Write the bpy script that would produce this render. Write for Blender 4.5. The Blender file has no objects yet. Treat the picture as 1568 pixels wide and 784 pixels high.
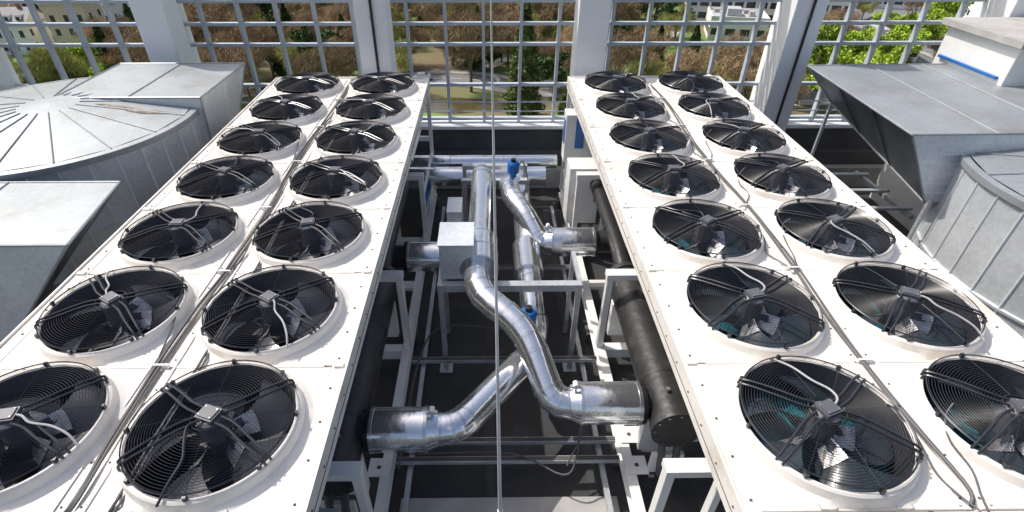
import bpy, math, random
import numpy as np
from mathutils import Vector, Matrix
random.seed(7); rng=np.random.default_rng(7)
sc=bpy.context.scene
R=math.radians
# ---------------------------------------------------------------- materials
def mat(name,base,rough=0.5,metal=0.0,var=0.15,scale=4.0,bump=0.0,bscale=None,stain=None,rvar=0.0,coat=0.0,spec=0.5,vor=0.0,objrand=0.0):
    m=bpy.data.materials.new(name); m.use_nodes=True
    nt=m.node_tree; N=nt.nodes; L=nt.links
    b=N["Principled BSDF"]
    tc=N.new("ShaderNodeNewGeometry")
    n=N.new("ShaderNodeTexNoise"); n.inputs["Scale"].default_value=scale; n.inputs["Detail"].default_value=6; n.inputs["Roughness"].default_value=0.62
    L.new(tc.outputs["Position"],n.inputs["Vector"])
    cr=N.new("ShaderNodeValToRGB"); e=cr.color_ramp.elements
    e[0].position=0.32; e[1].position=0.68
    e[0].color=tuple(max(0,c*(1-var)) for c in base)+(1,)
    e[1].color=tuple(min(1,c*(1+var*0.6)) for c in base)+(1,)
    L.new(n.outputs["Fac"],cr.inputs["Fac"])
    col=cr.outputs["Color"]
    if vor>0:
        v=N.new("ShaderNodeTexVoronoi"); v.inputs["Scale"].default_value=28
        L.new(tc.outputs["Position"],v.inputs["Vector"])
        mx=N.new("ShaderNodeMix"); mx.data_type='RGBA'; mx.blend_type='MULTIPLY'; mx.inputs["Factor"].default_value=vor
        bw=N.new("ShaderNodeRGBToBW"); L.new(v.outputs["Color"],bw.inputs[0])
        ma=N.new("ShaderNodeMapRange"); ma.inputs["To Min"].default_value=0.55; ma.inputs["To Max"].default_value=1.15
        L.new(bw.outputs[0],ma.inputs["Value"])
        L.new(col,mx.inputs["A"]); L.new(ma.outputs[0],mx.inputs["B"]); col=mx.outputs["Result"]
    if stain:
        n2=N.new("ShaderNodeTexNoise"); n2.inputs["Scale"].default_value=stain[2]; n2.inputs["Detail"].default_value=8; n2.inputs["Roughness"].default_value=0.7
        L.new(tc.outputs["Position"],n2.inputs["Vector"])
        c2=N.new("ShaderNodeValToRGB"); c2.color_ramp.elements[0].position=stain[3]; c2.color_ramp.elements[1].position=stain[3]+0.16
        c2.color_ramp.elements[0].color=(0,0,0,1); c2.color_ramp.elements[1].color=(stain[1],)*3+(1,)
        L.new(n2.outputs["Fac"],c2.inputs["Fac"])
        mx=N.new("ShaderNodeMix"); mx.data_type='RGBA'
        L.new(c2.outputs["Color"],mx.inputs["Factor"]); L.new(col,mx.inputs["A"]); mx.inputs["B"].default_value=stain[0]+(1,)
        col=mx.outputs["Result"]
    if objrand>0:
        oi=N.new("ShaderNodeObjectInfo"); ma=N.new("ShaderNodeMapRange")
        ma.inputs["To Min"].default_value=1-objrand; ma.inputs["To Max"].default_value=1+objrand
        L.new(oi.outputs["Random"],ma.inputs["Value"])
        mx=N.new("ShaderNodeMix"); mx.data_type='RGBA'; mx.blend_type='MULTIPLY'; mx.inputs["Factor"].default_value=1
        L.new(col,mx.inputs["A"]); L.new(ma.outputs[0],mx.inputs["B"]); col=mx.outputs["Result"]
    L.new(col,b.inputs["Base Color"])
    b.inputs["Roughness"].default_value=rough; b.inputs["Metallic"].default_value=metal
    b.inputs["Specular IOR Level"].default_value=spec
    if coat: b.inputs["Coat Weight"].default_value=coat
    if rvar>0:
        ma=N.new("ShaderNodeMapRange"); ma.inputs["To Min"].default_value=max(0.03,rough-rvar); ma.inputs["To Max"].default_value=rough+rvar
        L.new(n.outputs["Fac"],ma.inputs["Value"]); L.new(ma.outputs[0],b.inputs["Roughness"])
    if bump>0:
        n3=N.new("ShaderNodeTexNoise"); n3.inputs["Scale"].default_value=bscale or scale*3; n3.inputs["Detail"].default_value=4
        L.new(tc.outputs["Position"],n3.inputs["Vector"])
        bp=N.new("ShaderNodeBump"); bp.inputs["Strength"].default_value=1.0; bp.inputs["Distance"].default_value=bump
        L.new(n3.outputs["Fac"],bp.inputs["Height"]); L.new(bp.outputs["Normal"],b.inputs["Normal"])
    return m
M={}
M['deck']=mat('cream_white_paint',(0.80,0.765,0.715),0.40,0,0.06,1.7,0.0016,6,stain=((0.50,0.45,0.37),0.6,2.0,0.53),rvar=.1)
M['white']=mat('white_steel_paint',(0.84,0.84,0.82),0.4,0,0.08,2.5,0,stain=((0.42,0.38,0.33),0.5,5,0.6))
M['seam']=mat('dark_gap',(0.10,0.095,0.09),0.8)
M['black']=mat('black_plastic',(0.016,0.016,0.018),0.35,0,0.2,8)
M['wire']=mat('black_wire',(0.030,0.032,0.040),0.30,0.0,0.2,8)
M['blade']=mat('fan_blade_black',(0.048,0.053,0.068),0.22,0.0,0.3,5,0.004,6)
M['well']=mat('fan_well',(0.045,0.048,0.058),0.5)
M['teal']=mat('teal_coil_fins',(0.008,0.21,0.28),0.45,0,0.45,9,0.004,60,stain=((0.02,0.05,0.065),0.9,2.6,0.50))
M['tealblade']=mat('teal_black_blade',(0.036,0.052,0.066),0.22,0,0.3,5,0.004,6)
M['cast']=mat('cast_aluminium',(0.62,0.62,0.63),0.36,0.75,0.4,14,0.004,20)
M['motor']=mat('motor_grey',(0.11,0.115,0.13),0.45,0,0.15,9)
M['conduit']=mat('light_conduit',(0.40,0.40,0.41),0.4)
M['cable']=mat('grey_cable',(0.10,0.10,0.105),0.55)
M['alu']=mat('aluminium_cladding',(0.90,0.92,0.95),0.17,0.92,0.05,3,0.008,4.0,rvar=.05)
M['band']=mat('cladding_band',(0.74,0.76,0.79),0.26,0.9,0.2,6)
M['galv']=mat('galvanised_steel',(0.70,0.74,0.77),0.36,0.30,0.14,1.3,0.009,2.0,vor=.3,rvar=.1)
M['galv2']=mat('galvanised_seam',(0.82,0.85,0.88),0.34,0.2,0.1,2)
M['galvtop']=mat('galvanised_top',(0.37,0.405,0.425),0.48,0.35,0.16,0.9,0.007,1.8,stain=((0.28,0.27,0.25),0.65,1.3,0.50),vor=.24)
M['galvdark']=mat('galvanised_mouth_shade',(0.19,0.21,0.23),0.3,0.6,0.35,1.5,0.02,2)  # dark hood mouths; also shade painted into hood sides that slope under
M['rust']=mat('rust_stain',(0.23,0.18,0.14),0.8,0,0.35,9,stain=((0.36,0.35,0.34),1,7,0.46))
M['strut']=mat('strut_galv',(0.55,0.58,0.61),0.42,0.35,0.2,4,vor=.3)
M['insul']=mat('black_insulation',(0.034,0.033,0.034),0.42,0,0.3,6,0.006,12,stain=((0.14,0.13,0.12),0.35,3,0.58))
M['blue']=mat('blue_actuator',(0.01,0.14,0.45),0.35)
M['roof']=mat('roof_membrane',(0.048,0.048,0.051),0.7,0,0.35,1.4,0.003,30,stain=((0.12,0.12,0.115),0.5,0.8,0.55))
M['roof2']=mat('roof_membrane_lap',(0.06,0.06,0.063),0.7,0,0.3,3)
M['column']=mat('column_paint',(0.86,0.875,0.89),0.5,0,0.04,1.5,0,stain=((0.60,0.61,0.62),0.35,2,0.6))
M['lattice']=mat('lattice_paint',(0.46,0.51,0.56),0.45,0.0,0.08,2)
M['concrete']=mat('concrete',(0.46,0.45,0.43),0.85,0,0.2,3,0.004,20)
M['parapet']=mat('dark_parapet',(0.10,0.10,0.105),0.8,0,0.3,2)
M['coil']=mat('condenser_coil',(0.05,0.055,0.06),0.55,0.3,0.3,30)
M['rod']=mat('lightning_rod_steel',(0.8,0.81,0.83),0.35,0.2)
M['facade']=mat('own_building_wall',(0.5,0.5,0.48),0.7)
M['bark']=mat('bark',(0.18,0.145,0.11),0.9,0,0.3,3)
M['twig']=mat('bare_twigs',(0.36,0.265,0.16),0.9,0,0.5,0.35,objrand=.35,spec=.1)
M['twig2']=mat('budding_twigs',(0.36,0.37,0.12),0.9,0,0.5,0.4,objrand=.25,spec=.1)
M['lime']=mat('spring_leaves',(0.36,0.50,0.06),0.8,0,0.6,0.5,objrand=.2,spec=.2)
M['green']=mat('evergreen_leaves',(0.08,0.135,0.045),0.8,0,0.6,0.5,objrand=.3,spec=.2)
M['conif']=mat('conifer_leaves',(0.16,0.20,0.065),0.8,0,0.6,0.7,objrand=.2,spec=.2)
M['asph']=mat('asphalt',(0.20,0.20,0.205),0.85,0,0.15,0.5)
M['path']=mat('light_path',(0.45,0.42,0.38),0.85,0,0.15,0.5)
M['kerb']=mat('kerb_stone',(0.45,0.44,0.42),0.85)
M['paint']=mat('road_paint',(0.75,0.75,0.72),0.6)
M['lawn']=mat('lawn_grass',(0.15,0.30,0.045),0.9,0,0.3,0.25)
M['water']=mat('pond_water',(0.10,0.08,0.035),0.12,0,0.2,0.2)
M['slate']=mat('slate_roof',(0.12,0.122,0.135),0.6,0,0.3,1.2,objrand=.3)
M['tile']=mat('tile_roof',(0.28,0.13,0.085),0.8,0,0.3,1.2,objrand=.3)
M['wallw']=mat('render_white',(0.85,0.83,0.79),0.8,0,0.1,0.4,objrand=.12)
M['wally']=mat('render_cream',(0.74,0.65,0.48),0.8,0,0.1,0.4,objrand=.15)
M['glass']=mat('dark_glass',(0.04,0.05,0.06),0.1)
M['flat']=mat('flat_roof_grey',(0.46,0.47,0.49),0.8,0,0.15,0.3)
M['car1']=mat('car_white',(0.75,0.75,0.75),0.25,coat=.6); M['car2']=mat('car_dark',(0.03,0.035,0.05),0.25,coat=.6)
M['car3']=mat('car_red',(0.4,0.03,0.02),0.25,coat=.6); M['tyre']=mat('tyre',(0.02,0.02,0.02),0.8)
def ground_mat():
    m=bpy.data.materials.new('park_ground'); m.use_nodes=True; nt=m.node_tree;N=nt.nodes;L=nt.links
    b=N["Principled BSDF"]; b.inputs["Roughness"].default_value=.95
    tc=N.new("ShaderNodeTexCoord")
    n=N.new("ShaderNodeTexNoise"); n.inputs["Scale"].default_value=.05; n.inputs["Detail"].default_value=8; n.inputs["Roughness"].default_value=.65
    L.new(tc.outputs["Object"],n.inputs["Vector"])
    cr=N.new("ShaderNodeValToRGB"); e=cr.color_ramp.elements
    e[0].position=.38; e[0].color=(.19,.145,.09,1); e[1].position=.58; e[1].color=(.12,.20,.05,1)
    x=cr.color_ramp.elements.new(.48); x.color=(.18,.17,.08,1)
    L.new(n.outputs["Fac"],cr.inputs["Fac"]); L.new(cr.outputs["Color"],b.inputs["Base Color"])
    return m
M['ground']=ground_mat()
# ---------------------------------------------------------------- mesh builder
class MB:
    def __init__(s): s.v=[];s.f=[];s.m=[];s.mats=[]
    def mi(s,k):
        if k not in s.mats: s.mats.append(k)
        return s.mats.index(k)
    def add(s,vs,fs,k):
        o=len(s.v); s.v+= [tuple(v) for v in vs]; i=s.mi(k)
        for f in fs: s.f.append(tuple(o+a for a in f)); s.m.append(i)
    def hexa(s,p,k,topk=None):
        s.add(p,[(3,2,1,0),(0,1,5,4),(1,2,6,5),(2,3,7,6),(3,0,4,7)],k)
        s.add(p[4:],[(0,1,2,3)],topk or k)
    def box(s,x0,x1,y0,y1,z0,z1,k,topk=None):
        s.hexa([(x0,y0,z0),(x1,y0,z0),(x1,y1,z0),(x0,y1,z0),(x0,y0,z1),(x1,y0,z1),(x1,y1,z1),(x0,y1,z1)],k,topk)
    def tube(s,pts,r,k,seg=20,cap=True,band=None,bandr=1.03,bandw=0.014):
        P=[Vector(p) for p in pts]; n=len(P)
        D=[(P[i+1]-P[i]).normalized() for i in range(n-1)]
        d=D[0]; u=d.orthogonal().normalized()
        if abs(d.z)<.9: u=(Vector((0,0,1))-d*d.z).normalized()
        w=d.cross(u)
        rr=r if isinstance(r,(list,tuple)) else [r]*n
        rings=[]
        for i in range(n):
            if i==0: nn=D[0]; dd=D[0]
            elif i==n-1: nn=D[-1]; dd=D[-1]
            else:
                dd=D[i-1]; nn=(D[i-1]+D[i]).normalized()
            ring=[]
            for a in range(seg):
                t=2*math.pi*a/seg; off=(u*math.cos(t)+w*math.sin(t))*rr[i]
                ring.append(P[i]+off-dd*(off.dot(nn)/max(.2,dd.dot(nn))))
            rings.append(ring)
            if 0<i<n-1:
                q=D[i-1].rotation_difference(D[i]); u=q@u; w=q@w
                if band:
                    r1=[P[i]+(p-P[i])*bandr-D[i-1]*bandw for p in ring]; r2=[P[i]+(p-P[i])*bandr+D[i]*bandw for p in ring]
                    r0=[p-D[i-1]*bandw for p in ring]; r3=[p+D[i]*bandw for p in ring]
                    s.rings([r0,r1,r2,r3],band)
        s.rings(rings,k)
        if cap:
            s.add(rings[0],[tuple(range(seg-1,-1,-1))],k); s.add(rings[-1],[tuple(range(seg))],k)
    def rings(s,rings,k,close=True):
        seg=len(rings[0]); vs=[p for r_ in rings for p in r_]; fs=[]
        for i in range(len(rings)-1):
            for a in range(seg if close else seg-1):
                b=(a+1)%seg
                fs.append((i*seg+a,i*seg+b,(i+1)*seg+b,(i+1)*seg+a))
        s.add(vs,fs,k)
    def lathe(s,c,prof,ks,seg=64):
        c=Vector(c)
        for i in range(len(prof)-1):
            k=ks[i] if isinstance(ks,(list,tuple)) else ks
            rs=[[c+Vector((q[0]*math.cos(2*math.pi*a/seg),q[0]*math.sin(2*math.pi*a/seg),q[1])) for a in range(seg)] for q in prof[i:i+2]]
            s.rings(rs,k)
    def mesh(s,name,smooth=35):
        me=bpy.data.meshes.new(name); me.from_pydata(s.v,[],s.f)
        for k in s.mats: me.materials.append(M[k])
        me.polygons.foreach_set('material_index',s.m)
        if smooth:
            me.polygons.foreach_set('use_smooth',[True]*len(s.f)); me.set_sharp_from_angle(angle=R(smooth))
        me.update(); return me
    def obj(s,name,parent=None,smooth=35,bevel=0,loc=(0,0,0)):
        o=bpy.data.objects.new(name,s.mesh(name,smooth)); sc.collection.objects.link(o); o.location=loc
        if parent: par(o,parent)
        if bevel:
            b=o.modifiers.new('bevel','BEVEL'); b.width=bevel; b.segments=2; b.limit_method='ANGLE'; b.angle_limit=R(50)
        return o
def par(o,p):
    o.parent=p; o.matrix_parent_inverse=Matrix.Translation(-Vector(p.location))
def empty(name,loc):
    o=bpy.data.objects.new(name,None); o.location=loc; o.empty_display_size=.3; sc.collection.objects.link(o); return o
def inst(name,me,loc,parent=None,rot=(0,0,0),scale=(1,1,1)):
    o=bpy.data.objects.new(name,me); o.location=loc; o.rotation_euler=rot; o.scale=scale; sc.collection.objects.link(o)
    if parent: par(o,parent)
    return o
def spline(pts,n=6):
    P=[Vector(p) for p in pts]; P=[P[0]*2-P[1]]+P+[P[-1]*2-P[-2]]; out=[]
    for i in range(1,len(P)-2):
        for j in range(n):
            t=j/n; a,b,c,d=P[i-1:i+3]
            out.append(.5*((2*b)+(c-a)*t+(2*a-5*b+4*c-d)*t*t+(3*b-a-3*c+d)*t**3))
    out.append(P[-2]); return out
# ---------------------------------------------------------------- fan parts
Z=2.37; HX=.555; HY=.511; GU=.035; WF=-.23
def panel_mesh(teal):
    m=MB(); seg=96; ang=[2*math.pi*a/seg for a in range(seg)]
    br=[]
    for t in ang:
        c,s_=math.cos(t),math.sin(t); q=min(HX/max(1e-9,abs(c)),HY/max(1e-9,abs(s_))); br.append([c*q,s_*q])
    ca=math.atan2(HY,HX)
    for sx,sy,t in ((1,1,ca),(-1,1,math.pi-ca),(-1,-1,math.pi+ca),(1,-1,2*math.pi-ca)):
        i=int(round(t/(2*math.pi)*seg))%seg; br[i]=[sx*HX,sy*HY]
    def circ(r,z): return [Vector((r*math.cos(t),r*math.sin(t),z)) for t in ang]
    rr0=[Vector((b[0],b[1],-.035)) for b in br]; rr1=[Vector((b[0],b[1],-.004)) for b in br]
    rr2=[Vector((b[0]*.994,b[1]*.994,0)) for b in br]
    rc=[Vector((min(HX*.97,max(-HX*.97,.55*math.cos(t))),min(HY*.985,max(-HY*.985,.55*math.sin(t))),0.001)) for t in ang]
    m.rings([rr0,rr1,rr2,rc,circ(.504,.030),circ(.492,.078),circ(.480,.090),circ(.468,.090),circ(.460,.080)],'deck')
    m.rings([circ(.460,.080),circ(.455,-.02),circ(.455,WF)],'well')
    c=circ(.455,WF); m.add(c,[tuple(range(seg))],'teal' if teal else 'well')
    if teal:
        for i in range(-18,19):
            x=i*.024; h=math.sqrt(max(0,.45**2-x*x))
            m.box(x-.003,x+.003,-h,h,WF+.002,WF+.015,'teal')
    return m.mesh('fan_panel_teal' if teal else 'fan_panel',30)
def guard_mesh():
    m=MB()
    def gz(r): return .088+GU+.040*(1-(r/.455)**2)
    def ring(r,z,w,seg=64,k=4):
        rs=[]
        for j in range(k):
            a=2*math.pi*j/k; rs.append([Vector(((r+w*math.cos(a))*math.cos(2*math.pi*q/seg),(r+w*math.cos(a))*math.sin(2*math.pi*q/seg),z+w*math.sin(a))) for q in range(seg)])
        rs.append(rs[0]); m.rings(rs,'wire')
    n=23
    for i in range(n):
        r=.105+(.452-.105)*i/(n-1); ring(r,gz(r),.0018)
    ring(.462,gz(.455),.0050); ring(.10,gz(.1),.004)
    for a in (28,152,208,332):
        for off in (-.024,.024):
            t=R(a); d=Vector((math.cos(t),math.sin(t),0)); p=Vector((-d.y,d.x,0)); sg=1 if a in (28,208) else -1
            bend=.05*sg
            pts=[d*.07+p*off+Vector((0,0,.13+GU)),d*.17+p*(off*1.0)+Vector((0,0,gz(.17)+.008)),d*.30+p*(off+bend*.5)+Vector((0,0,gz(.3)+.008)),d*.455+p*(off*.8+bend)+Vector((0,0,gz(.45)+.006)),d*.478+p*(off*.8+bend)+Vector((0,0,.088))]
            m.tube(spline(pts,3),.0078,'wire',6)
    for a in range(45,405,45):
        t=R(a+5); d=Vector((math.cos(t),math.sin(t),0))
        m.tube([d*.1+Vector((0,0,gz(.1)-.005)),d*.28+Vector((0,0,gz(.28)-.005)),d*.455+Vector((0,0,gz(.455)-.005))],.0022,'wire',4)
        c=d*.472; m.box(c.x-.010,c.x+.010,c.y-.010,c.y+.010,.088,.12,'wire')
    return m.mesh('fan_guard',40)
def motor_mesh(v=0):
    m=MB(); g=GU
    m.lathe((0,0,0),[(.001,.128+g),(.06,.126+g),(.078,.112+g),(.08,.03),(.07,-.06),(.001,-.06)],'motor',24)
    m.box(-.058,.058,-.048,.048,.122+g,.150+g,'motor'); m.box(-.048,.048,-.038,.038,.150+g,.158+g,'motor')
    for x in (-.04,.04):
        for y in (-.03,.03): m.lathe((x,y,.158+g),[(.001,.003),(.004,.003),(.005,0)],'cast',8)
    for i in range(12):
        a=R(30*i); m.tube([(math.cos(a)*.078,math.sin(a)*.078,.1+g),(math.cos(a)*.078,math.sin(a)*.078,-.02)],.006,'motor',5)
    if v==0: pts=[(.04,0,.14+g),(.10,.03,.15+g),(.12,.10,.145+g),(.09,.20,.135+g),(.075,.34,.12+g),(.06,.48,.10)]
    elif v==1: pts=[(-.04,0,.14+g),(-.10,.03,.15+g),(-.16,.08,.14+g),(-.28,.12,.13+g),(-.38,.18,.11+g),(-.44,.24,.10)]
    else: pts=[(0,.04,.14+g),(.04,.11,.15+g),(-.02,.20,.145+g),(-.08,.28,.13+g),(-.10,.40,.11+g),(-.10,.50,.09)]
    m.tube(spline(pts,5),.0072,'conduit' if v!=2 else 'wire',7)
    return m.mesh('fan_motor',40)
def blades_mesh(key):
    m=MB(); nb=5; nr=9; na=9
    for b in range(nb):
        g=[]
        for i in range(nr):
            u=i/(nr-1); r=.085+u*.355
            wid=R(27+23*math.sin(min(1,u*1.1)*math.pi*.5)); sweep=R(22*u*u)
            row=[]
            for j in range(na):
                v=j/(na-1)
                th=R(b*360/nb)+sweep+(v-.5)*wid*(1-.12*(u>.95))
                pitch=.105*(1-.45*u)
                z=-.065+(v-.5)*pitch*1.5+.018*math.sin(v*math.pi)
                row.append(Vector((r*math.cos(th),r*math.sin(th),z)))
            g.append(row)
        top=[p for r_ in g for p in r_]; bot=[p-Vector((0,0,.006)) for p in top]
        fs=[(i*na+j,(i+1)*na+j,(i+1)*na+j+1,i*na+j+1) for i in range(nr-1) for j in range(na-1)]
        m.add(top,fs,key); m.add(bot,[f[::-1] for f in fs],key)
        g2=[]
        for i in range(5):
            u=i/4; r=.088+u*.13
            for j in range(5):
                v=j/4; th=R(b*360/nb+4)+(v-.5)*R(36-8*u)
                g2.append(Vector((r*math.cos(th),r*math.sin(th),-.030+(v-.5)*.10+.012*math.sin(j*3.1)-u*.01)))
        m.add(g2,[(i*5+j,(i+1)*5+j,(i+1)*5+j+1,i*5+j+1) for i in range(4) for j in range(4)],'cast')
    m.lathe((0,0,0),[(.001,-.03),(.095,-.03),(.095,-.13),(.001,-.13)],key,24)
    return m.mesh('fan_rotor',50)
PAN={0:panel_mesh(False),1:panel_mesh(True)}; GUA=guard_mesh(); MOT=[motor_mesh(i) for i in range(3)]
BLD={0:blades_mesh('blade'),1:blades_mesh('tealblade')}
ROWY=[1.952+1.035*i for i in range(7)]
Y0=1.40; Y1=8.70
def chiller(xc,teal,side):
    p=empty('air_cooled_chiller',(xc,(Y0+Y1)/2,0))
    hw=1.225
    for r_,y in enumerate(ROWY):
        for c in (-1,1):
            x=xc+c*.5775
            inst('fan_panel',PAN[teal],(x,y,Z),p)
            inst('fan_guard',GUA,(x,y,Z),p,(0,0,R(random.choice((0,180))+random.uniform(-10,10))))
            inst('fan_motor',random.choice(MOT),(x,y,Z),p,(0,0,R(random.uniform(-35,35)+ (180 if random.random()<.35 else 0))))
            inst('fan_rotor',BLD[teal],(x,y,Z),p,(0,0,R(random.uniform(0,72))))
    m=MB()
    m.box(xc-.026,xc+.026,Y0,Y1,Z-.09,Z-.022,'deck')
    for s_ in (-1,1):
        a,b=sorted((xc+s_*1.134,xc+s_*hw)); m.box(a,b,Y0,Y1,Z-.012,Z+.004,'deck')
        a,b=sorted((xc+s_*(hw+.002),xc+s_*(hw+.016))); m.box(a,b,Y0-.004,Y1+.004,Z-.17,Z+.022,'deck')
        a,b=sorted((xc+s_*(hw+.017),xc+s_*(hw+.020))); m.box(a,b,Y0,Y1,Z-.10,Z-.094,'seam')
    yy=[ROWY[0]-.5175+1.035*i for i in range(8)]
    for y in yy: m.box(xc-1.132,xc+1.132,y-.02,y+.02,Z-.06,Z-.024,'seam')
    m.box(xc-hw,xc+hw,Y0-.03,Y0-.016,Z-.17,Z+.018,'deck'); m.box(xc-hw,xc+hw,Y1+.016,Y1+.03,Z-.17,Z+.018,'deck')
    m.box(xc-hw,xc+hw,Y0-.014,yy[0]-.008,Z-.03,Z+.006,'deck'); m.box(xc-hw+.01,xc+hw-.01,yy[-1]+.008,Y1+.014,Z-.03,Z+.006,'deck')
    m.obj('deck_frame',p,35,.004)
    m=MB()
    for y in yy[1:-1]:
        for s_ in (-1,1):
            m.box(xc+s_*.58-.50,xc+s_*.58+.50,y-.009,y+.009,Z+.0005,Z+.006,'deck')
            m.box(xc+s_*1.18-.03,xc+s_*1.18+.03,y-.02,y+.02,Z+.004,Z+.02,'deck')
    y=Y0+.1
    while y<Y1:
        for s_ in (-1,1):
            m.lathe((xc+s_*1.165,y,Z+.004),[(.001,.006),(.007,.006),(.009,0)],'seam',8)
            m.lathe((xc+s_*(hw+.016),y,Z-.06),[(.001,.006),(.007,.006),(.009,0)],'seam',8)
            m.lathe((xc+s_*.052,y,Z+.001),[(.001,.005),(.006,.005),(.007,0)],'seam',8)
        y+=.2587
    for s_ in (-1,1):
        a,b=sorted((xc+s_*.075,xc+s_*.088)); m.box(a,b,Y0+.06,Y1-.1,Z+.001,Z+.012,'deck')
        for k in (-.32,.0,.32):
            m.lathe((xc+s_*.58+k,Y0+.01,Z+.007),[(.001,.004),(.02,.004),(.022,0)],'seam',12)
        for k in (-.2,.2):
            m.tube(spline([(xc+s_*.58+k-.04,Y0+.045,Z+.008),(xc+s_*.58+k-.035,Y0+.085,Z+.008),(xc+s_*.58+k+.035,Y0+.085,Z+.008),(xc+s_*.58+k+.04,Y0+.045,Z+.008),(xc+s_*.58+k-.04,Y0+.045,Z+.008)],4),.004,'concrete',5)
    m.obj('deck_fixings',p,35)
    m=MB()
    lines=((0,.0,.011),(.25,.026,.010),(2.1,.245*side,.009),(2.4,.264*side,.007)) if not teal else ((0,.0,.010),(.4,.022,.008))
    for off,x_,rad in lines:
        pts=[]; y=Y0+.05; i=0
        pts.append((xc+x_-.06,y-.02,Z-.03)); 
        while y<Y1-.5:
            amp=.032 if abs(x_)<.1 else .012
            pts.append((xc+x_+amp*math.sin(y*1.9+off)+random.uniform(-.006,.006),y+.08,Z+.013+rad))
            y+=.32; i+=1
        m.tube(spline(pts,4),rad,'cable',7)
    for i,y in enumerate(ROWY):
        for c in (-1,1):
            if not teal and (i+c)%3: continue
            if teal and random.random()<.3: continue
            amp=random.uniform(.06,.2) if teal else .05
            pts=[(xc+.02*c,y-.54,Z+.03),(xc+c*.06,y-.44,Z+.02),(xc+c*(.06+amp*.4),y-.34+amp*.3,Z+.02),(xc+c*(.09),y-.14,Z+.06),(xc+c*.13,y+random.uniform(-.05,.05),Z+.105),(xc+c*.2,y+.05,Z+.15)]
            m.tube(spline(pts,5),.0055,'cable' ,6)
    for y in ROWY:
        m.box(xc-.05,xc+.05,y+.505,y+.52,Z+.004,Z+.035,'white')
    m.obj('cable_bundle',p,40)
    m=MB(); base=.16
    for s_ in (-1,1):
        x=xc+s_*(hw-.05)
        m.box(x-.05,x+.05,Y0-.1,Y1+.1,base+.012,base+.03,'white'); m.box(x-.008,x+.008,Y0-.1,Y1+.1,base+.03,base+.17,'white'); m.box(x-.05,x+.05,Y0-.1,Y1+.1,base+.17,base+.185,'white')
        for y in (1.5,3.3,5.1,6.9,8.6): m.box(x-.09,x+.09,y-.09,y+.09,0,base+.01,'seam')
    ys=(2.28,4.65,7.05)
    for y in ys:
        for s_ in (-1,1):
            x=xc+s_*(hw-.035)
            m.box(x-.035,x+.035,y-.045,y+.045,base+.187,1.40,'white')
            a,b=sorted((x+s_*.045,x-s_*.45)); m.box(a,b,y-.06,y+.06,1.402,1.475,'white')
            a,b=sorted((x-s_*.40,x-s_*.46)); m.box(a,b,y-.04,y+.04,base+.05,1.40,'white')
        m.box(xc-hw+.11,xc+hw-.11,y-.06,y+.06,base+.02,base+.16,'white')
        m.box(xc-hw+.50,xc+hw-.50,y-.06,y+.06,1.41,1.47,'white')
    for y in (3.4,5.9,8.45,1.6):
        m.box(xc-hw+.11,xc+hw-.11,y-.08,y+.08,base+.1,base+.155,'white')
    for y in (Y0+.03,Y1-.03):
        for s_ in (-1,1):
            x=xc+s_*(hw-.03); m.box(x-.03,x+.03,y-.03,y+.03,base+.187,Z-.175,'white')
        m.box(xc-hw+.03,xc+hw-.03,y-.025,y+.025,1.30,1.38,'white')
    for k in (1.05,.7): m.box(xc+side*(hw-.03)-.02,xc+side*(hw-.03)+.02,7.1,Y1-.06,k,k+.05,'white')
    for y in (3.0,3.35):
        x=xc+side*(hw-.12); m.box(x-.10,x+.10,y-.1,y+.1,base+.19,base+.20,'white'); m.lathe((x,y,base+.2),[(.001,.004),(.02,.004),(.022,0)],'seam',10)
    m.obj('support_frame',p,35,.004)
    m=MB()
    for s_ in (-1,1):
        for i in range(7):
            y0=ROWY[i]-.5; y1=ROWY[i]+.5
            a=xc+s_*(hw-.08); b=xc+s_*.18; t=.07
            P=[(b,y0,1.5),(b+s_*t,y0,1.5),(b+s_*t,y1,1.5),(b,y1,1.5),(a-s_*t,y0,Z-.2),(a,y0,Z-.2),(a,y1,Z-.2),(a-s_*t,y1,Z-.2)]
            m.hexa(P,'coil')
    m.box(xc-.4,xc+.4,Y0+.1,Y1-.1,1.475,1.497,'white')
    m.obj('condenser_coils',p,None)
    m=MB(); xe=xc+side*.86
    if side<0: m.tube([(xe,2.95,1.0),(xe,5.1,1.0)],.215,'insul',32)
    else: m.tube([(xe,2.5,1.0),(xe,5.2,1.0)],.215,'insul',32)
    ye=2.95 if side<0 else 2.5
    m.tube([(xe,ye-.03,1.0),(xe,ye+.04,1.0)],.235,'insul',32)
    m.tube([(xe,5.1,1.0),(xe,5.17,1.0)],.235,'insul',32)
    for a in range(0,360,30):
        m.tube([(xe+.2*math.cos(R(a)),ye-.045,1+.2*math.sin(R(a))),(xe+.2*math.cos(R(a)),ye-.02,1+.2*math.sin(R(a)))],.013,'cable',6)
    for y in (ye+.5,ye+1.7): m.tube([(xe,y,1.0),(xe,y+.035,1.0)],.219,'insul',32)
    m.tube([(xe-side*-.05,ye+.25,1.2),(xe+side*.05,ye+.25,1.25)],.02,'cast',8)
    for dx,r_ in ((.03,.095),(-.17,.06)):
        xx=xe-side*(-dx)
        m.tube(spline([(xx,5.1,1.1),(xx,5.6,1.18),(xx,6.5,1.2),(xx,7.4,1.2),(xx-side*.1,7.9,1.1),(xx-side*.2,8.3,.9)],4),r_,'insul',16)
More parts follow.
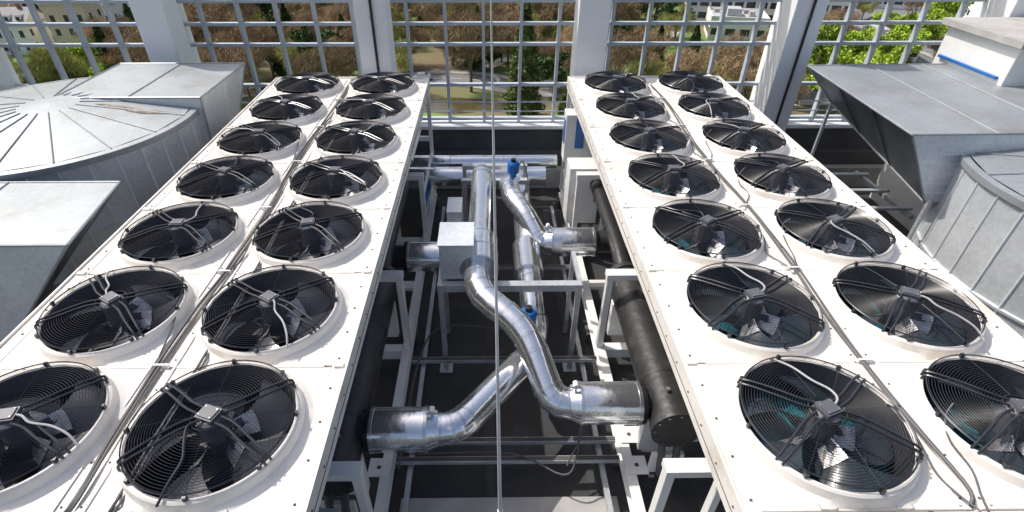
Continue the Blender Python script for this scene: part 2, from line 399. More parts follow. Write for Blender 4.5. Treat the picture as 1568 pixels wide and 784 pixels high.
    for y in (3.24 if side<0 else 2.96,5.95 if side<0 else 5.63):
        xo=xc+side*(hw-.12)
        m.tube([(xe,y,1.0),(xo+side*.02,y,1.0)],.15,'insul',24); m.tube([(xo-side*.01,y,1.0),(xo+side*.03,y,1.0)],.20,'black',24)
        for a in range(0,360,45): m.tube([(xo+side*.02,y+.17*math.cos(R(a)),1+.17*math.sin(R(a))),(xo+side*.06,y+.17*math.cos(R(a)),1+.17*math.sin(R(a)))],.014,'cast',6)
    for dx in (-.07,.07):
        m.tube(spline([(xe+dx,ye+.08,.85),(xe+dx,ye-.02,.6),(xe+dx*.7,ye-.05,.35)],4),.035,'cable',10)
    m.box(xe-.15,xe+.15,ye-.02,ye+.02,.345,.62,'white'); 
    for y in (ye+.3,4.9): m.box(xe-.18,xe+.18,y-.05,y+.05,.31,.82,'white')
    m.obj('evaporator_shell',p,40)
    m=MB()
    for y in (2.2,3.5,5.6,6.6,7.6):
        x=xc-side*.2
        m.lathe((x,y,.33),[(.001,0),(.17,0),(.17,.45),(.14,.56),(.06,.62),(.001,.63)],'black',24)
        m.tube(spline([(x,y,.9),(x+.1,y+.1,1.15),(x+side*.3,y+.2,1.2),(x+side*.45,y+.25,1.05)],4),.03,'cable',8)
    m.obj('compressors',p,40)
    m=MB()
    if side<0:
        x0=xc-hw-.08
        m.box(x0,x0+.48,7.22,7.62,.5,1.46,'white'); m.box(x0+.03,x0+.45,7.205,7.218,.55,1.41,'white'); m.box(x0+.40,x0+.42,7.19,7.204,.9,1.1,'black')
        m.box(x0+.0,x0+.5,8.0,8.3,1.2,2.0,'white'); m.box(x0+.16,x0+.30,7.98,7.998,1.45,1.95,'blue'); m.box(x0-.012,x0-.002,8.05,8.2,1.5,1.9,'blue')
    else:
        x0=xc+hw-.5
        m.box(x0,x0+.42,7.3,8.2,.36,1.1,'seam'); m.box(x0+.421,x0+.43,7.35,8.1,.6,.7,'blue')
        m.tube([(x0+.46,7.3,.8),(x0+.46,8.2,.8)],.03,'blue',10); m.tube([(x0+.3,7.2,1.6),(x0+.3,8.4,1.6)],.05,'alu',12)
        m.box(x0+.0,x0+.35,1.75,2.1,.36,1.25,'galvtop')
    m.obj('control_cabinet',p,35,.006)
    return p
chiller(-2.1925,0,1)
chiller(2.54,1,-1)
# ---------------------------------------------------------------- pipework
pp=empty('clad_pipework',(0,5,0))
def subdiv(pts,step=.85):
    out=[]
    for a,b in zip(pts[:-1],pts[1:]):
        a=Vector(a);b=Vector(b); n=max(1,int((b-a).length/step)); out+=[a+(b-a)*i/n for i in range(n)]
    return out+[Vector(pts[-1])]
def bendpath(pts,rad=.28,n=4):
    P=[Vector(p) for p in pts]; out=[P[0]]
    for i in range(1,len(P)-1):
        a=(P[i-1]-P[i]); b=(P[i+1]-P[i]); d=min(rad,a.length*.48,b.length*.48)
        s_=P[i]+a.normalized()*d; e=P[i]+b.normalized()*d
        for j in range(n):
            t=j/(n-1); out.append(s_*(1-t)**2+P[i]*2*t*(1-t)+e*t*t)
    out.append(P[-1]); return subdiv(out)
def pipe(name,pts,r=.14,rad=.3):
    m=MB(); m.tube(bendpath(pts,rad),r,'alu',32,True,'band'); return m.obj(name,pp,32)
pipe('supply_pipe',[(.9,3.24,1.0),(.60,3.24,1.0),(.36,3.86,1.38),(-.14,4.28,1.5),(-.12,5.0,1.5),(-.10,7.05,1.5),(-.10,7.35,1.25),(-.10,7.55,.85)],.145,.26)
pipe('return_pipe',[(-.6,2.965,1.0),(-.30,2.965,1.0),(.48,3.95,.98),(.49,5.0,1.0),(.50,8.0,1.0)],.145,.26)
pipe('supply_branch',[(.92,5.95,1.0),(.70,5.97,1.0),(.50,6.30,1.25),(.32,6.6,1.33),(.30,7.1,1.33),(.30,7.55,.95)],.14,.24)
pipe('return_branch',[(-.66,5.63,1.0),(-.14,5.63,1.02),(-.12,5.63,1.3)],.135,.1)
pipe('header_pipe',[(-1.6,8.0,.95),(.95,8.0,.95)],.16,.1)
pipe('header_pipe_2',[(-1.6,8.55,.95),(1.2,8.55,.95)],.12,.1)
m=MB()
for x0,x1,y in ((.84,1.40,3.24),(-1.06,-.56,2.965),(.84,1.42,5.95),(-1.05,-.60,5.63)):
    m.tube([(x0,y,1.0),(x1,y,1.0)],.198,'alu',40,True)
    for x in (x0+.012,x1-.012): m.tube([(x-.015,y,1.0),(x+.015,y,1.0)],.204,'band',40)
    s_=-1 if x0>0 else 1
    xe=x0 if x0>0 else x1
    m.tube([(xe,y,1.0),(xe+s_*.10,y,1.0)],[.19,.147],'alu',32)
    xv=xe+s_*.05; m.tube([(xv,y,1.1),(xv,y,1.26)],.014,'cast',8); m.tube([(xv-.05,y,1.235),(xv+.05,y,1.235)],.02,'cast',8); m.tube([(xv,y-.03,1.26),(xv,y+.03,1.26)],.028,'rod',12)
    m.box(x0+.05,x1-.05,y-.2,y-.196,.985,1.0,'band')
m.tube([(-.11,4.66,1.5),(-.11,5.22,1.5)],.21,'alu',36,True)
for y in (4.67,5.21,4.94): m.tube([(-.11,y-.012,1.5),(-.11,y+.012,1.5)],.216,'band',36)
m.tube([(.49,5.2,1.0),(.49,5.8,1.0)],.19,'alu',36,True)
m.obj('valve_cladding',pp,32)
m=MB()
m.box(-.54,-.18,4.66,5.1,1.38,1.83,'galv'); m.box(-.555,-.165,4.645,5.115,1.835,1.85,'galv')
m.box(-.56,-.36,6.0,6.4,1.1,1.45,'galv')
m.obj('valve_box',pp,30,.005)
m=MB()
for x,y,z0 in ((.40,4.05,1.22),(.36,7.0,1.46)):
    m.lathe((x,y,z0),[(.001,0),(.05,0),(.05,.06),(.085,.07),(.088,.20),(.07,.23),(.001,.235)],'blue',24)
    m.lathe((x,y,z0+.235),[(.001,.05),(.035,.045),(.04,0)],'black',16)
    m.tube([(x,y,z0-.2),(x,y,z0)],.03,'cast',12); m.lathe((x,y,z0-.06),[(.001,.02),(.11,.02),(.11,0),(.001,0)],'alu',24)
m.tube(spline([(.46,4.05,1.4),(.6,4.1,1.3),(.62,3.9,.9),(.9,3.3,.6),(.75,3.0,.35)],5),.009,'cable',6)
m.tube(spline([(.42,7.0,1.55),(.5,7.1,1.65),(.6,7.0,1.3),(.62,6.3,.9),(.7,6.0,.75)],5),.009,'cable',6)
m.obj('valve_actuator',pp,35)
m=MB()
def strutframe(x0,x1,y,z,h=.07,legs=True):
    m.box(x0,x1,y-.035,y+.035,z-h,z,'strut'); m.box(x0+.01,x1-.01,y-.045,y+.045,z+.001,z+.008,'strut')
    if legs:
        for x in (x0+.035,x1-.035):
            m.box(x-.03,x+.03,y-.03,y+.03,.012,z-h-.001,'strut'); m.box(x-.08,x+.08,y-.08,y+.08,.001,.011,'strut')
strutframe(-.58,1.04,4.60,1.36,.09); 
strutframe(-.42,.62,7.2,1.30); strutframe(-.42,.62,7.7,1.30)
for x in (-.58,1.0): m.box(x,x+.05,4.64,5.20,1.29,1.34,'strut'); m.box(x,x+.05,5.2,5.25,.012,1.34,'strut')
for y,z in ((4.45,.33),(3.32,.33),(3.10,.33),(6.3,.33)):
    m.box(-.93,1.29,y-.03,y+.03,z-.05,z,'strut'); m.box(-.93,1.29,y-.022,y+.022,z+.0,z+.004,'seam')
m.box(-.9,1.27,2.30,2.36,.28,.34,'strut'); m.box(-.88,1.25,2.55,2.85,.003,.06,'concrete')
for x in (-.80,1.12): m.box(x-.025,x+.025,1.4,8.2,.20,.25,'strut')
m.tube(spline([(.5,4.6,.5),(.3,4.9,.34),(-.6,5.0,.34),(-.85,4.4,.33),(-.9,3.0,.33)],5),.012,'cable',6)
m.tube(spline([(.85,3.1,.8),(.83,3.0,.5),(.7,2.9,.36),(.2,3.14,.36),(-.8,3.14,.36)],5),.010,'cable',6)
m.obj('support_struts',pp,30,.003)
m=MB(); m.tube([(.092,2.0,.14),(.068,2.0,1.35),(.05,2.0,2.4),(.012,2.0,4.7),(0,2.0,5.6)],[.016,.0145,.011,.0032,.002],'rod',10)
m.lathe((.092,2.0,.0),[(.001,.14),(.13,.14),(.17,.10),(.17,0)],'concrete',24)
m.tube([(.068,2,1.33),(.067,2,1.38)],.02,'rod',10)
m.obj('lightning_rod')
# ---------------------------------------------------------------- roof, parapet, columns, lattice
m=MB(); m.box(-16,16,-12,10.2,-30,-.3,'facade'); m.box(-16.2,16.2,-12.2,10.25,-.298,0,'roof')
for i in range(-15,16):
    m.box(i*1.05-.05,i*1.05+.05,-12,9.3,.001,.005,'roof2')
o=m.obj('roof_deck_building',None,None)
m=MB()
m.box(-16,16,9.60,9.95,.003,1.14,'parapet'); m.box(-16,16,9.52,10.0,1.143,1.21,'column')
m.box(-16,16,9.3,9.597,.003,.42,'concrete')
m.box(-16,16,9.45,9.597,.423,.70,'parapet')
m.obj('parapet_wall',None,30,.01)
cols=[-12.3,-8.75,-5.33,-1.85,1.70,5.12,8.6,12.1]
for i,x in enumerate(cols):
    m=MB(); m.box(x-.25,x+.25,9.02,9.50,.004,4.7,'column'); m.box(x-.29,x+.29,8.98,9.51,.003,.15,'column')
    m.box(x-.13,x+.13,9.505,9.9,1.215,4.65,'column')
    if i in (3,5):
        m.tube([(x+.02,9.0,.3),(x+.02,9.0,4.6)],.022,'black',8)
        for z in (1.2,2.2,3.2,4.2): m.box(x-.02,x+.06,8.99,9.018,z,z+.03,'strut')
    m.obj('white_column',None,30,.012)
for i in range(len(cols)-1):
    a=cols[i]+.135; b=cols[i+1]-.135
    m=MB(); n=5
    for z in (1.93,2.64,2.98,3.34,3.70,4.05,4.40): m.box(a,b,9.70,9.79,z-.025,z+.025,'lattice')
    m.box(a,b,9.70,9.80,1.26,1.31,'lattice')
    for k in range(n):
        x=a+(b-a)*(k+.5)/n
        m.box(x-.026,x+.026,9.69,9.80,1.215,4.5,'lattice')
    m.tube([(a,9.66,1.63),(b,9.66,1.63)],.014,'lattice',8); m.tube([(a,9.66,1.45),(b,9.66,1.45)],.012,'lattice',8)
    m.box(a,b,9.65,9.85,4.50,4.62,'column')
    m.obj('lattice_screen',None,30,.004)
# ---------------------------------------------------------------- ducts and drums
def drum(cx,cy,r,z0,z1,rise,name,rust=False):
    p=empty(name,(cx,cy,0)); m=MB(); seg=120; n=38
    m.lathe((cx,cy,0),[(r,z0),(r,z1-.05)],'galv',n)
    m.lathe((cx,cy,0),[(r+.001,z1-.06),(r+.03,z1-.06),(r+.03,z1+.01),(r-.05,z1+.02)],'galvtop',seg)
    m.lathe((cx,cy,0),[(r-.05,z1+.02),(.35,z1+rise),(.001,z1+rise+.02)],'galvtop',19)
    m.lathe((cx,cy,0),[(r,z0),(.01,z0)],'galvdark',n)
    m.obj('casing',p,6)
    m=MB()
    for i in range(n):
        a=2*math.pi*i/n; c,s_=math.cos(a),math.sin(a)
        P=Vector((cx+(r+.006)*c,cy+(r+.006)*s_,0)); m.tube([P+Vector((0,0,z0)),P+Vector((0,0,z1-.06))],.011,'galv2',5)
    for i in range(19):
        a=2*math.pi*i/19; c,s_=math.cos(a),math.sin(a)
        m.tube([(cx+(r-.04)*c,cy+(r-.04)*s_,z1+.026),(cx+.35*c,cy+.35*s_,z1+rise+.006)],.008,'galvtop',5)
    m.lathe((cx,cy,0),[(r-.005,z0+.6),(r+.02,z0+.61),(r+.02,z0+.64),(r-.005,z0+.65)],'galv',seg)
    m.obj('standing_seams',p,40)
    m=MB()
    for i in range(8):
        a=2*math.pi*i/8+.3; x=cx+(r-.2)*math.cos(a); y=cy+(r-.2)*math.sin(a)
        m.box(x-.05,x+.05,y-.05,y+.05,.003,z0-.002,'strut')
    m.obj('legs',p,None)
    if rust:
        m=MB()
        for (x,y,a,l,w_) in ((-4.50,6.80,.3,.34,.06),(-4.95,6.86,.5,.2,.04)):
            pts=[]
            for k in range(20):
                t=2*math.pi*k/20; q=1+.25*math.sin(3*t+a)+.15*math.sin(7*t)
                px=x+l*q*math.cos(t); py=y+w_*q*math.sin(t)
                d=math.hypot(px-cx,py-cy); zz=z1+.02+(rise-.02)*(r-.05-d)/(r-.4)+.007
                pts.append((px,py,zz))
            m.add(pts,[tuple(range(20))],'rust')
        m.obj('rust_patch',p,None)
    return p
drum(-5.72,6.8,1.75,1.0,2.46,.17,'round_metal_duct',True)
drum(7.42,4.95,1.92,.55,2.32,.20,'round_metal_duct')
def hood(name,top,bot,z_seams=(.25,.5,.75),legs=(),darkside=None,ribs=0):
    c=sum((Vector(v) for v in top),Vector())/4
    p=empty(name,(c.x,c.y,0)); m=MB()
    P=[Vector(v) for v in bot]+[Vector(v) for v in top]
    faces=[(0,1,5,4),(1,2,6,5),(2,3,7,6),(3,0,4,7)]
    for i,f in enumerate(faces): m.add([P[j] for j in f],[(0,1,2,3)],'galvdark' if darkside is not None and i in darkside else 'galv')  # darkside: back mouth, plus the undersloped side with its shade in the colour
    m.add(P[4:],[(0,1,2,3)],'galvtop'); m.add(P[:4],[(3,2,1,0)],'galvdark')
    for a,b in ((4,5),(5,6),(6,7),(7,4),(0,1),(1,2),(2,3),(3,0),(0,4),(1,5),(2,6),(3,7)):
        m.tube([P[a],P[b]],.014,'galvtop',6)
    m.obj('sheet_metal_casing',p,None)
    m=MB()
    for t in z_seams:
        m.tube([P[4].lerp(P[5],t)+Vector((0,0,.004)),P[7].lerp(P[6],t)+Vector((0,0,.004))],.010,'galvtop',5)
        m.tube([P[4].lerp(P[5],t),P[0].lerp(P[1],t)],.010,'galv',5)
        m.tube([P[5].lerp(P[6],t),P[1].lerp(P[2],t)],.010,'galv',5)
        m.tube([P[7].lerp(P[4],t),P[3].lerp(P[0],t)],.010,'galvdark' if darkside and 3 in darkside else 'galv',5)
    for k in range(1,ribs):
        t=k/ribs; m.tube([P[4].lerp(P[0],t),P[5].lerp(P[1],t)],.007,'galv2',5)
    for x,y,z in legs:
        m.box(x-.02,x+.02,y-.02,y+.02,.003,z,'strut')
    m.obj('seams_and_legs',p,None)
hood('duct_hood',[(-5.85,7.08,2.62),(-3.88,7.08,2.62),(-3.88,8.68,2.62),(-5.85,8.68,2.62)],
     [(-5.8,7.1,1.8),(-3.95,7.1,1.8),(-3.95,8.05,1.85),(-5.8,8.05,1.85)],(.5,),[(-4.0,7.15,1.8),(-4.0,8.0,1.85),(-5.7,7.15,1.8),(-5.7,8,1.85)])
hood('duct_hood',[(-6.8,3.86,2.42),(-3.70,3.86,2.42),(-3.90,5.04,2.42),(-6.8,5.04,2.42)],
     [(-6.8,3.6,1.2),(-4.75,3.6,1.2),(-4.75,4.2,1.4),(-6.8,4.2,1.4)],(.6,),[(-4.8,3.65,1.2),(-4.8,4.15,1.4),(-6.5,3.65,1.2),(-6.5,4.15,1.4)],darkside=(1,2))
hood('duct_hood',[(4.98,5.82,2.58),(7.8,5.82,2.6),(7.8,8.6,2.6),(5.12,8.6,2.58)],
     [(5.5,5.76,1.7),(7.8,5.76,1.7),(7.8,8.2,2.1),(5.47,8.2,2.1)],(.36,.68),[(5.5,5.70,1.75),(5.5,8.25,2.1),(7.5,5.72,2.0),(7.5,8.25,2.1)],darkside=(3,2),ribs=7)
m=MB(); m.box(7.35,12,7.5,8.9,.003,3.12,'white'); m.box(7.25,12.1,7.4,8.97,3.123,3.22,'concrete')
m.box(7.85,7.98,6.9,7.398,2.62,2.80,'galvtop'); m.box(7.3,7.345,7.6,8.8,2.66,2.70,'blue')
m.obj('plant_room_box',None,30,.01)
m=MB(); m.box(-12,-7.6,8.3,8.95,.003,2.1,'white'); m.box(-12.1,-7.5,8.2,8.97,2.103,2.18,'concrete'); m.obj('plant_room_box',None,30,.01)
m=MB()
for s_,xs in ((-1,(-4.0,-4.6,-5.4)),(1,(4.3,4.9,5.6))):
    for x in xs: m.box(x-.03,x+.03,1.5,9.2,.30,.36,'strut')
    for y in (2.4,4.4,6.4,8.4):
        a,b=sorted((xs[0],xs[-1])); m.box(a-.1,b+.1,y-.03,y+.03,.235,.297,'strut'); 
        for x in xs: m.box(x-.06,x+.06,y-.06,y+.06,.003,.233,'seam')
for y in (7.4,8.0,8.6): m.box(4.1,6.9,y-.04,y+.04,.62,.66,'strut')
for x in (4.2,5.5,6.8): m.box(x-.03,x+.03,7.2,8.8,.55,.618,'strut')
m.obj('cable_tray_frame',None,None)
# ---------------------------------------------------------------- park & town
G=-30.0
m=MB(); m.add([(-1500,-1500,G),(1500,-1500,G),(1500,2500,G),(-1500,2500,G)],[(0,1,2,3)],'ground'); m.obj('ground',None,None)
def ribbon(name,pts,w,k,z,parent=None,kerb=False,line=False):
    P=spline(pts,8); m=MB()
    def off(i,d):
        a=P[max(0,i-1)]; b=P[min(len(P)-1,i+1)]; t=(b-a).normalized(); return Vector((P[i].x-t.y*d,P[i].y+t.x*d,0))
    def strip(d0,d1,k_,zz):
        vs=[]; 
        for i in range(len(P)):
            a=off(i,d0);b=off(i,d1); vs+=[(a.x,a.y,zz),(b.x,b.y,zz)]
        m.add(vs,[(2*i,2*i+1,2*i+3,2*i+2)[::-1] for i in range(len(P)-1)],k_)
    strip(-w/2,w/2,k,z)
    if kerb:
        for s_ in (-1,1):
            a,b=s_*w/2,s_*(w/2+.3)
            strip(a,b,'kerb',z+.12); strip(b,b+s_*1.8,'path',z+.10)
    if line:
        for i in range(0,len(P)-1,2):
            a=off(i,-.08);b=off(i,.08);c=off(i+1,.08);d=off(i+1,-.08)
            m.add([(a.x,a.y,z+.006),(d.x,d.y,z+.006),(c.x,c.y,z+.006),(b.x,b.y,z+.006)],[(0,1,2,3)[::-1]],'paint')
    m.obj(name,None,None)
def blob(name,cx,cy,rx,ry,k,z,seed=0):
    m=MB(); vs=[]
    for i in range(48):
        t=2*math.pi*i/48; q=1+.12*math.sin(3*t+seed)+.07*math.sin(5*t+seed*2)
        vs.append((cx+rx*q*math.cos(t),cy+ry*q*math.sin(t),z))
    m.add(vs,[tuple(range(48))],k); m.obj(name,None,None)
blob('lawn',18,121,9,9,'lawn',G+.004,1); blob('lawn',47,124,11,15,'lawn',G+.004,2); blob('lawn',-14,89,14,4,'lawn',G+.004,3); blob('lawn',-75,118,14,8,'lawn',G+.004,4); blob('lawn',28,92,14,6,'lawn',G+.004,5); blob('lawn',-100,132,12,9,'lawn',G+.004,3)
blob('pond',-4,97,9,4.0,'water',G+.01,2)
ribbon('road',[(-60,100,0),(-30,108,0),(-8,113.5,0),(10,107,0),(40,101,0),(90,103,0)],6,'asph',G+.02,kerb=True,line=True)
ribbon('park_path',[(-8,115,0),(4,128,0),(2,150,0),(12,190,0)],2.2,'path',G+.012)
ribbon('park_path',[(40,104,0),(38,125,0),(46,145,0),(60,165,0)],2.6,'path',G+.012)
ribbon('street',[(60,215,0),(95,150,0),(100,120,0),(90,80,0)],8,'asph',G+.03,kerb=True,line=True)
ribbon('street',[(-80,240,0),(-92,170,0),(-88,140,0),(-110,100,0)],8,'asph',G+.03,kerb=True,line=True)
m=MB(); m.add([(104,100,G+.016),(170,100,G+.016),(200,210,G+.016),(104,210,G+.016)],[(0,1,2,3)],'asph')
m.obj('car_park_pavement',None,None)
def leafquads(m,C,size,k):
    n=len(C)
    a=rng.normal(size=(n,3)); a/=np.linalg.norm(a,axis=1)[:,None]
    b=rng.normal(size=(n,3)); b-= (a*b).sum(1)[:,None]*a; b/=np.linalg.norm(b,axis=1)[:,None]
    s=size*rng.uniform(.6,1.3,(n,1)); a=a*s; b=b*s*.7
    V=np.stack([C-a-b,C+a-b,C+a+b,C-a+b],1).reshape(-1,3)
    m.add(V.tolist(),[(4*i,4*i+1,4*i+2,4*i+3) for i in range(n)],k)
def broad(kind,h,w,k,n=2600,size=.22):
    m=MB(); m.tube([(0,0,-.3),(.1,0,h*.25),(0,.15,h*.5),(.1,0,h*.8)],[.32,.24,.16,.05],'bark',7)
    C=[]
    nl=13
    for i in range(nl):
        a=i*2.4+random.uniform(-.4,.4); z0=h*random.uniform(.22,.55); rr=w*.5*random.uniform(.45,.95); z1=min(h*.95,z0+h*random.uniform(.15,.42))
        e=Vector((rr*math.cos(a),rr*math.sin(a),z1)); mid=Vector((rr*.4*math.cos(a),rr*.4*math.sin(a),z0+(z1-z0)*.65))
        m.tube([(0,0,z0),mid,e],[.11,.07,.02],'bark',5)
        if kind=='bare':
            for j in range(5):
                b=mid.lerp(e,random.random()); d=Vector((random.gauss(0,1),random.gauss(0,1),abs(random.gauss(.6,.6)))).normalized()*w*.17
                m.tube([b,b+d],[.03,.01],'bark',3)
        q=rng.normal(size=(n//nl,3)); q/=np.linalg.norm(q,axis=1)[:,None]; q*=rng.uniform(.25,1,(len(q),1))**.6
        q*=np.array([w*.21,w*.21,h*.12]); C.append(q+np.array(e)-np.array([0,0,h*.02]))
    C=np.concatenate(C)
    if kind=='bare':
        nn=len(C); d=rng.normal(size=(nn,3)); d[:,2]=np.abs(d[:,2])+.4; d/=np.linalg.norm(d,axis=1)[:,None]; d*=rng.uniform(.3,.8,(nn,1))
        s=rng.normal(size=(nn,3)); s-=(s*d).sum(1)[:,None]*d/(d*d).sum(1)[:,None]; s/=np.linalg.norm(s,axis=1)[:,None]; s*=.038
        V=np.stack([C-d-s,C-d+s,C+d+s*.4,C+d-s*.4],1).reshape(-1,3)
        m.add(V.tolist(),[(4*i,4*i+1,4*i+2,4*i+3) for i in range(nn)],k)
    else: leafquads(m,C,size,k)
    return m.mesh(kind+'_tree_mesh',None)
def conifer(h,w,k,n=4500):
    m=MB(); m.tube([(0,0,-.3),(0,0,h*.97)],[.3,.03],'bark',7)
    t=rng.uniform(.04,1,n)**1.25; a=rng.uniform(0,6.283,n)
    lump=1+.18*np.sin(a*5+t*23)+.12*np.sin(a*3-t*40)
    r=w*.5*(1-t)**.75*lump*rng.uniform(.55,1,n)
    r*=np.clip(t*8+.4,0,1)
    C=np.stack([r*np.cos(a),r*np.sin(a),t*h+.4-r*.12],1)
    leafquads(m,C,.2,k)
    for i in range(40):
        z=h*(.05+.9*i/40); aa=i*2.4; rr=w*.45*(1-z/h)**.8; m.tube([(0,0,z),(rr*math.cos(aa),rr*math.sin(aa),z-.1)],[.05,.01],'bark',3)
    return m.mesh('conifer_mesh',None)
BARE=[broad('bare',h,w,k,4200) for h,w,k in ((12,9,'twig'),(14,10,'twig'),(11,8,'twig2'),(13,11,'twig'),(10,9,'twig2'))]
LIME=[broad('leafy',11,9,'lime',4200,.2),broad('leafy',8,7,'lime',3200,.18)]
EVER=[broad('leafy',9,7,'green',3600,.22),conifer(12,5,'green')]
CON=conifer(19.5,6.8,'conif',9000)
inst('conifer_tree',CON,(6.2,91,G)); inst('conifer_tree',CON,(-48,135,G),None,(0,0,1),(.75,.75,.7)); inst('conifer_tree',CON,(13,86,G),None,(0,0,2),(.5,.5,.5))
for x,y,s_ in ((-27,180,1.2),(-33,176,.9),(58,97,1.1),(63,93,1.0),(64,112,1.1),(70,106,1.0),(74,118,1.1),(60,104,.8),(90,117,1.1),(84,112,.9),(112,138,1.1),(106,128,1.0),(118,146,1.1),(104,146,.9),(-84,122,.8),(-78,108,.8),(-20,92,.5),(52,92,.6),(30,142,.7),(10,140,.6),(-10,150,.7)):
    inst('spring_tree',random.choice(LIME),(x,y,G),None,(0,0,random.uniform(0,6)),(s_,s_,s_*random.uniform(.9,1.1)))
wood=empty('distant_woodland',(0,150,G))
def blocked(x,y):
    if (abs(x-18)<9 and abs(y-121)<8) or (abs(x-47)<10 and abs(y-124)<14): return True
    if abs(x+4)<9 and abs(y-95)<7: return True
    if x<5 and x>-45 and abs(y-(113.5-abs(x+8)*.25))<5: return True
    if x<-84: return True
    if x>50: return True
    if y<103 and -18<x<40 and random.random()<.6: return True
    return False
cnt=0
for i in range(1600):
    x=random.uniform(-95,55); y=random.uniform(84,215)
    if cnt>=390: break
    if blocked(x,y): continue
    u=random.random()
    me=random.choice(EVER) if u<.26 else (random.choice(LIME) if u<.31 else random.choice(BARE))
    s_=random.uniform(.6,1.1)
    inst('tree',me,(x,y,G),wood,(0,0,random.uniform(0,6.3)),(s_,s_,s_*random.uniform(.85,1.15))); cnt+=1
for x,y in [(random.uniform(54,100),random.uniform(105,150)) for _ in range(14)]+[(random.uniform(104,190),random.uniform(150,215)) for _ in range(14)]+[(random.uniform(-170,-84),random.uniform(92,126)) for _ in range(12)]:
    s_=random.uniform(.45,.75); inst('tree',random.choice(BARE+EVER+LIME[1:]),(x,y,G),wood,(0,0,random.uniform(0,6)),(s_,s_,s_))
def house(x,y,w,d,h,rh,rot,wall,roof,name='town_house'):
    m=MB(); m.box(-w/2,w/2,-d/2,d/2,0,h,wall)
    e=.4; A=[(-w/2-e,-d/2-e,h-.1),(w/2+e,-d/2-e,h-.1),(w/2+e,d/2+e,h-.1),(-w/2-e,d/2+e,h-.1)]
    m.add(A+[(-w/2-e,0,h+rh),(w/2+e,0,h+rh)],[(0,1,5,4),(2,3,4,5),(3,2,1,0)],roof)
    for s_ in (-1,1): m.add([(s_*w/2,-d/2,h),(s_*w/2,d/2,h),(s_*w/2,0,h+rh-.2)],[(0,1,2)],wall)
    nf=max(1,int(h/3)); nx=max(2,int(w/2.4)); ny=max(2,int(d/2.8))
    for f in range(nf):
        z=f*3+1.0
        for i in range(nx):
            xx=-w/2+w*(i+.5)/nx
            for s_ in (-1,1):
                a,b=sorted((s_*(d/2-.06),s_*(d/2+.03))); m.box(xx-.5,xx+.5,a,b,z,z+1.45,'glass'); a,b=sorted((s_*(d/2+.0),s_*(d/2+.12))); m.box(xx-.6,xx+.6,a,b,z-.12,z-.02,'kerb')
        for i in range(ny):
            yy=-d/2+d*(i+.5)/ny
            for s_ in (-1,1):
                a,b=sorted((s_*(w/2-.06),s_*(w/2+.03))); m.box(a,b,yy-.45,yy+.45,z,z+1.45,'glass')
    m.box(-.5,.5,-d/2-.08,-d/2+.05,0,2.2,'seam')
    for q in (-.3,.25): m.box(w*q-.3,w*q+.3,-.5,.1,h+rh*.6,h+rh+.9,'tile')
    for q in (-.25,.1,.35):
        for s_ in (-1,1):
            a,b=sorted((s_*d*.18,s_*d*.36)); m.box(w*q-.6,w*q+.6,a,b,h+rh*.15,h+rh*.62,wall,roof); a,b=sorted((s_*d*.36,s_*(d*.36+.04))); m.box(w*q-.4,w*q+.4,a,b,h+rh*.2,h+rh*.52,'glass')
    o=m.obj(name,None,None,loc=(x,y,G)); o.rotation_euler=(0,0,rot)
for iy,y in enumerate((139,152,165,178,191,205,219)):
    for ix in range(9):
        x=-102-ix*13.5+random.uniform(-2,2)-(y-150)*.1
        rot=random.choice((0,0,math.pi/2))+random.uniform(-.12,.12)
        house(x,y+random.uniform(-2,2),random.uniform(9,12.5),random.uniform(8,11),random.choice((6.5,8,9.5,11)),random.uniform(3,4.5),rot,random.choice(('wallw','wallw','wally')),random.choice(('slate','slate','slate','tile')))
for x in (-66,-52): house(x,212,13,10,9,4,.1,'wallw','slate')
house(-128,185,14,11,19,4,.1,'wally','slate','town_hall_building')
def hall(x,y,w,d,h,rot,name):
    m=MB(); m.box(-w/2,w/2,-d/2,d/2,0,h,'wallw','flat'); 
    for a in ((-w/2,w/2,-d/2-.05,-d/2+.25),(-w/2,w/2,d/2-.25,d/2+.05)): m.box(a[0]-.05,a[1]+.05,a[2],a[3],h+.003,h+.7,'wallw')
    for a in ((-w/2-.05,-w/2+.25),(w/2-.25,w/2+.05)): m.box(a[0],a[1],-d/2+.26,d/2-.26,h+.003,h+.7,'wallw')
    z=1.2
    while z<h-1.5:
        n=int(w/3)
        for i in range(n):
            xx=-w/2+w*(i+.5)/n; m.box(xx-1.2,xx+1.2,-d/2-.04,-d/2+.1,z,z+1.6,'glass'); 
        n=int(d/3)
        for i in range(n):
            yy=-d/2+d*(i+.5)/n; m.box(-w/2-.04,-w/2+.1,yy-1.2,yy+1.2,z,z+1.6,'glass')
        z+=3.2
    m.box(-w*.2,w*.05,-d*.15,d*.2,h+.003,h+1.8,'flat'); m.box(w*.2,w*.3,-d*.1,d*.1,h+.003,h+1.2,'kerb')
    for i in range(4): m.box(-w*.4+i*2.5,-w*.4+i*2.5+1.4,d*.2,d*.3,h+.003,h+.9,'kerb')
    o=m.obj(name,None,None,loc=(x,y,G)); o.rotation_euler=(0,0,rot)
hall(82,172,44,22,8,-.25,'modern_hall_building'); hall(74,205,60,18,12,-.2,'modern_hall_building'); hall(128,196,30,20,8,-.3,'modern_hall_building'); hall(66,150,14,12,5,-.25,'modern_pavilion_building'); hall(94,132,12,14,4,-.2,'modern_pavilion_building')
for x,y in ((165,160),(150,172),(180,178),(195,190)): house(x,y,12,10,8,3.5,random.uniform(-.4,.4),'wallw','slate')
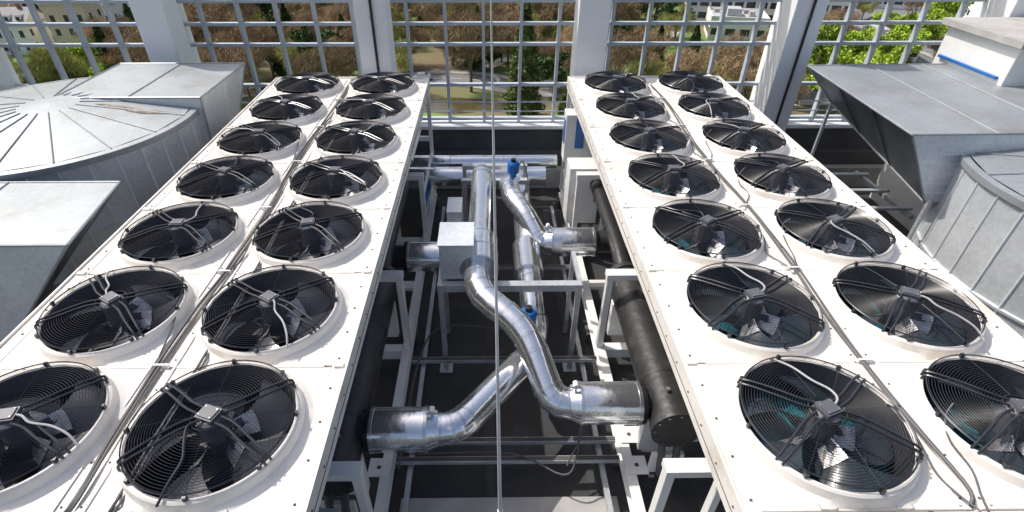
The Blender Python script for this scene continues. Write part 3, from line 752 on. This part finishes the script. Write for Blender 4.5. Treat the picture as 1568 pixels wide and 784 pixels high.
def car(x,y,rot,k):
    m=MB()
    prof=[(-2.1,.35),(-2.1,.75),(-1.75,.92),(-1.3,.98),(-.75,1.42),(.75,1.44),(1.35,.98),(1.95,.85),(2.1,.6),(2.1,.35)]
    n=len(prof); vs=[(px,-.85 if pz<1.1 else -.68,pz) for px,pz in prof]+[(px,.85 if pz<1.1 else .68,pz) for px,pz in prof]
    m.add(vs,[tuple(range(n)),tuple(range(2*n-1,n-1,-1))]+[(i,i+n,(i+1)%n+n,(i+1)%n) for i in range(n)],k)
    m.add([(-1.22,-.80,1.0),(-.76,-.705,1.36),(.76,-.705,1.37),(1.2,-.80,1.0)],[(3,2,1,0)],'glass'); m.add([(-1.22,.80,1.0),(-.76,.705,1.36),(.76,.705,1.37),(1.2,.80,1.0)],[(0,1,2,3)],'glass')
    m.add([(.80,-.6,1.43),(1.32,-.72,1.01),(1.32,.72,1.01),(.80,.6,1.43)],[(0,1,2,3)],'glass')
    for wx in (-1.3,1.3):
        for wy in (-.87,.67): m.tube([(wx,wy,.32),(wx,wy+.2,.32)],.32,'tyre',14)
    o=m.obj('parked_car',None,None,loc=(x,y,G+.02)); o.rotation_euler=(0,0,rot)
for i in range(9):
    car(112+i*3.1,150-i*.9,1.3,random.choice(('car1','car2','car1','car3')))
    if i%2: car(110+i*3.1,166-i*.9,1.3,random.choice(('car1','car2')))
for i,(x,y) in enumerate(((-14,112.5),(99,132),(101,118),(96,146),(-91,160),(-90,150))): car(x,y,(.2,1.6,1.5,1.9,1.5,1.6)[i],('car1','car2','car1','car3','car2','car1')[i])
# ---------------------------------------------------------------- light & camera
S=Vector((-.60,.34,.93)).normalized()
sd=bpy.data.lights.new('sun','SUN'); sd.energy=3.5; sd.angle=R(.53); sd.color=(1,.96,.90)
so=bpy.data.objects.new('sun',sd); so.rotation_euler=(-S).to_track_quat('-Z','Y').to_euler(); so.location=S*60; sc.collection.objects.link(so)
w=bpy.data.worlds.new("World"); sc.world=w; w.use_nodes=True; nt=w.node_tree
sk=nt.nodes.new('ShaderNodeTexSky'); sk.sky_type='NISHITA'; sk.sun_disc=False; sk.dust_density=5.0; sk.air_density=1.0
sk.sun_elevation=math.asin(S.z); sk.sun_rotation=math.atan2(S.x,S.y)
bg=nt.nodes['Background']; bg.inputs['Strength'].default_value=.15; nt.links.new(sk.outputs[0],bg.inputs[0])
cd=bpy.data.cameras.new('camera'); cam=bpy.data.objects.new('camera',cd); sc.collection.objects.link(cam)
cam.location=(0,0,5.054); cam.rotation_euler=(R(90-35.75),0,R(-.6)); cd.sensor_width=36; cd.lens=36*810/1568; cd.shift_x=.018; cd.clip_start=.05; cd.clip_end=4000
sc.camera=cam
sc.view_settings.view_transform='Standard'; sc.view_settings.look='None'; sc.view_settings.exposure=0
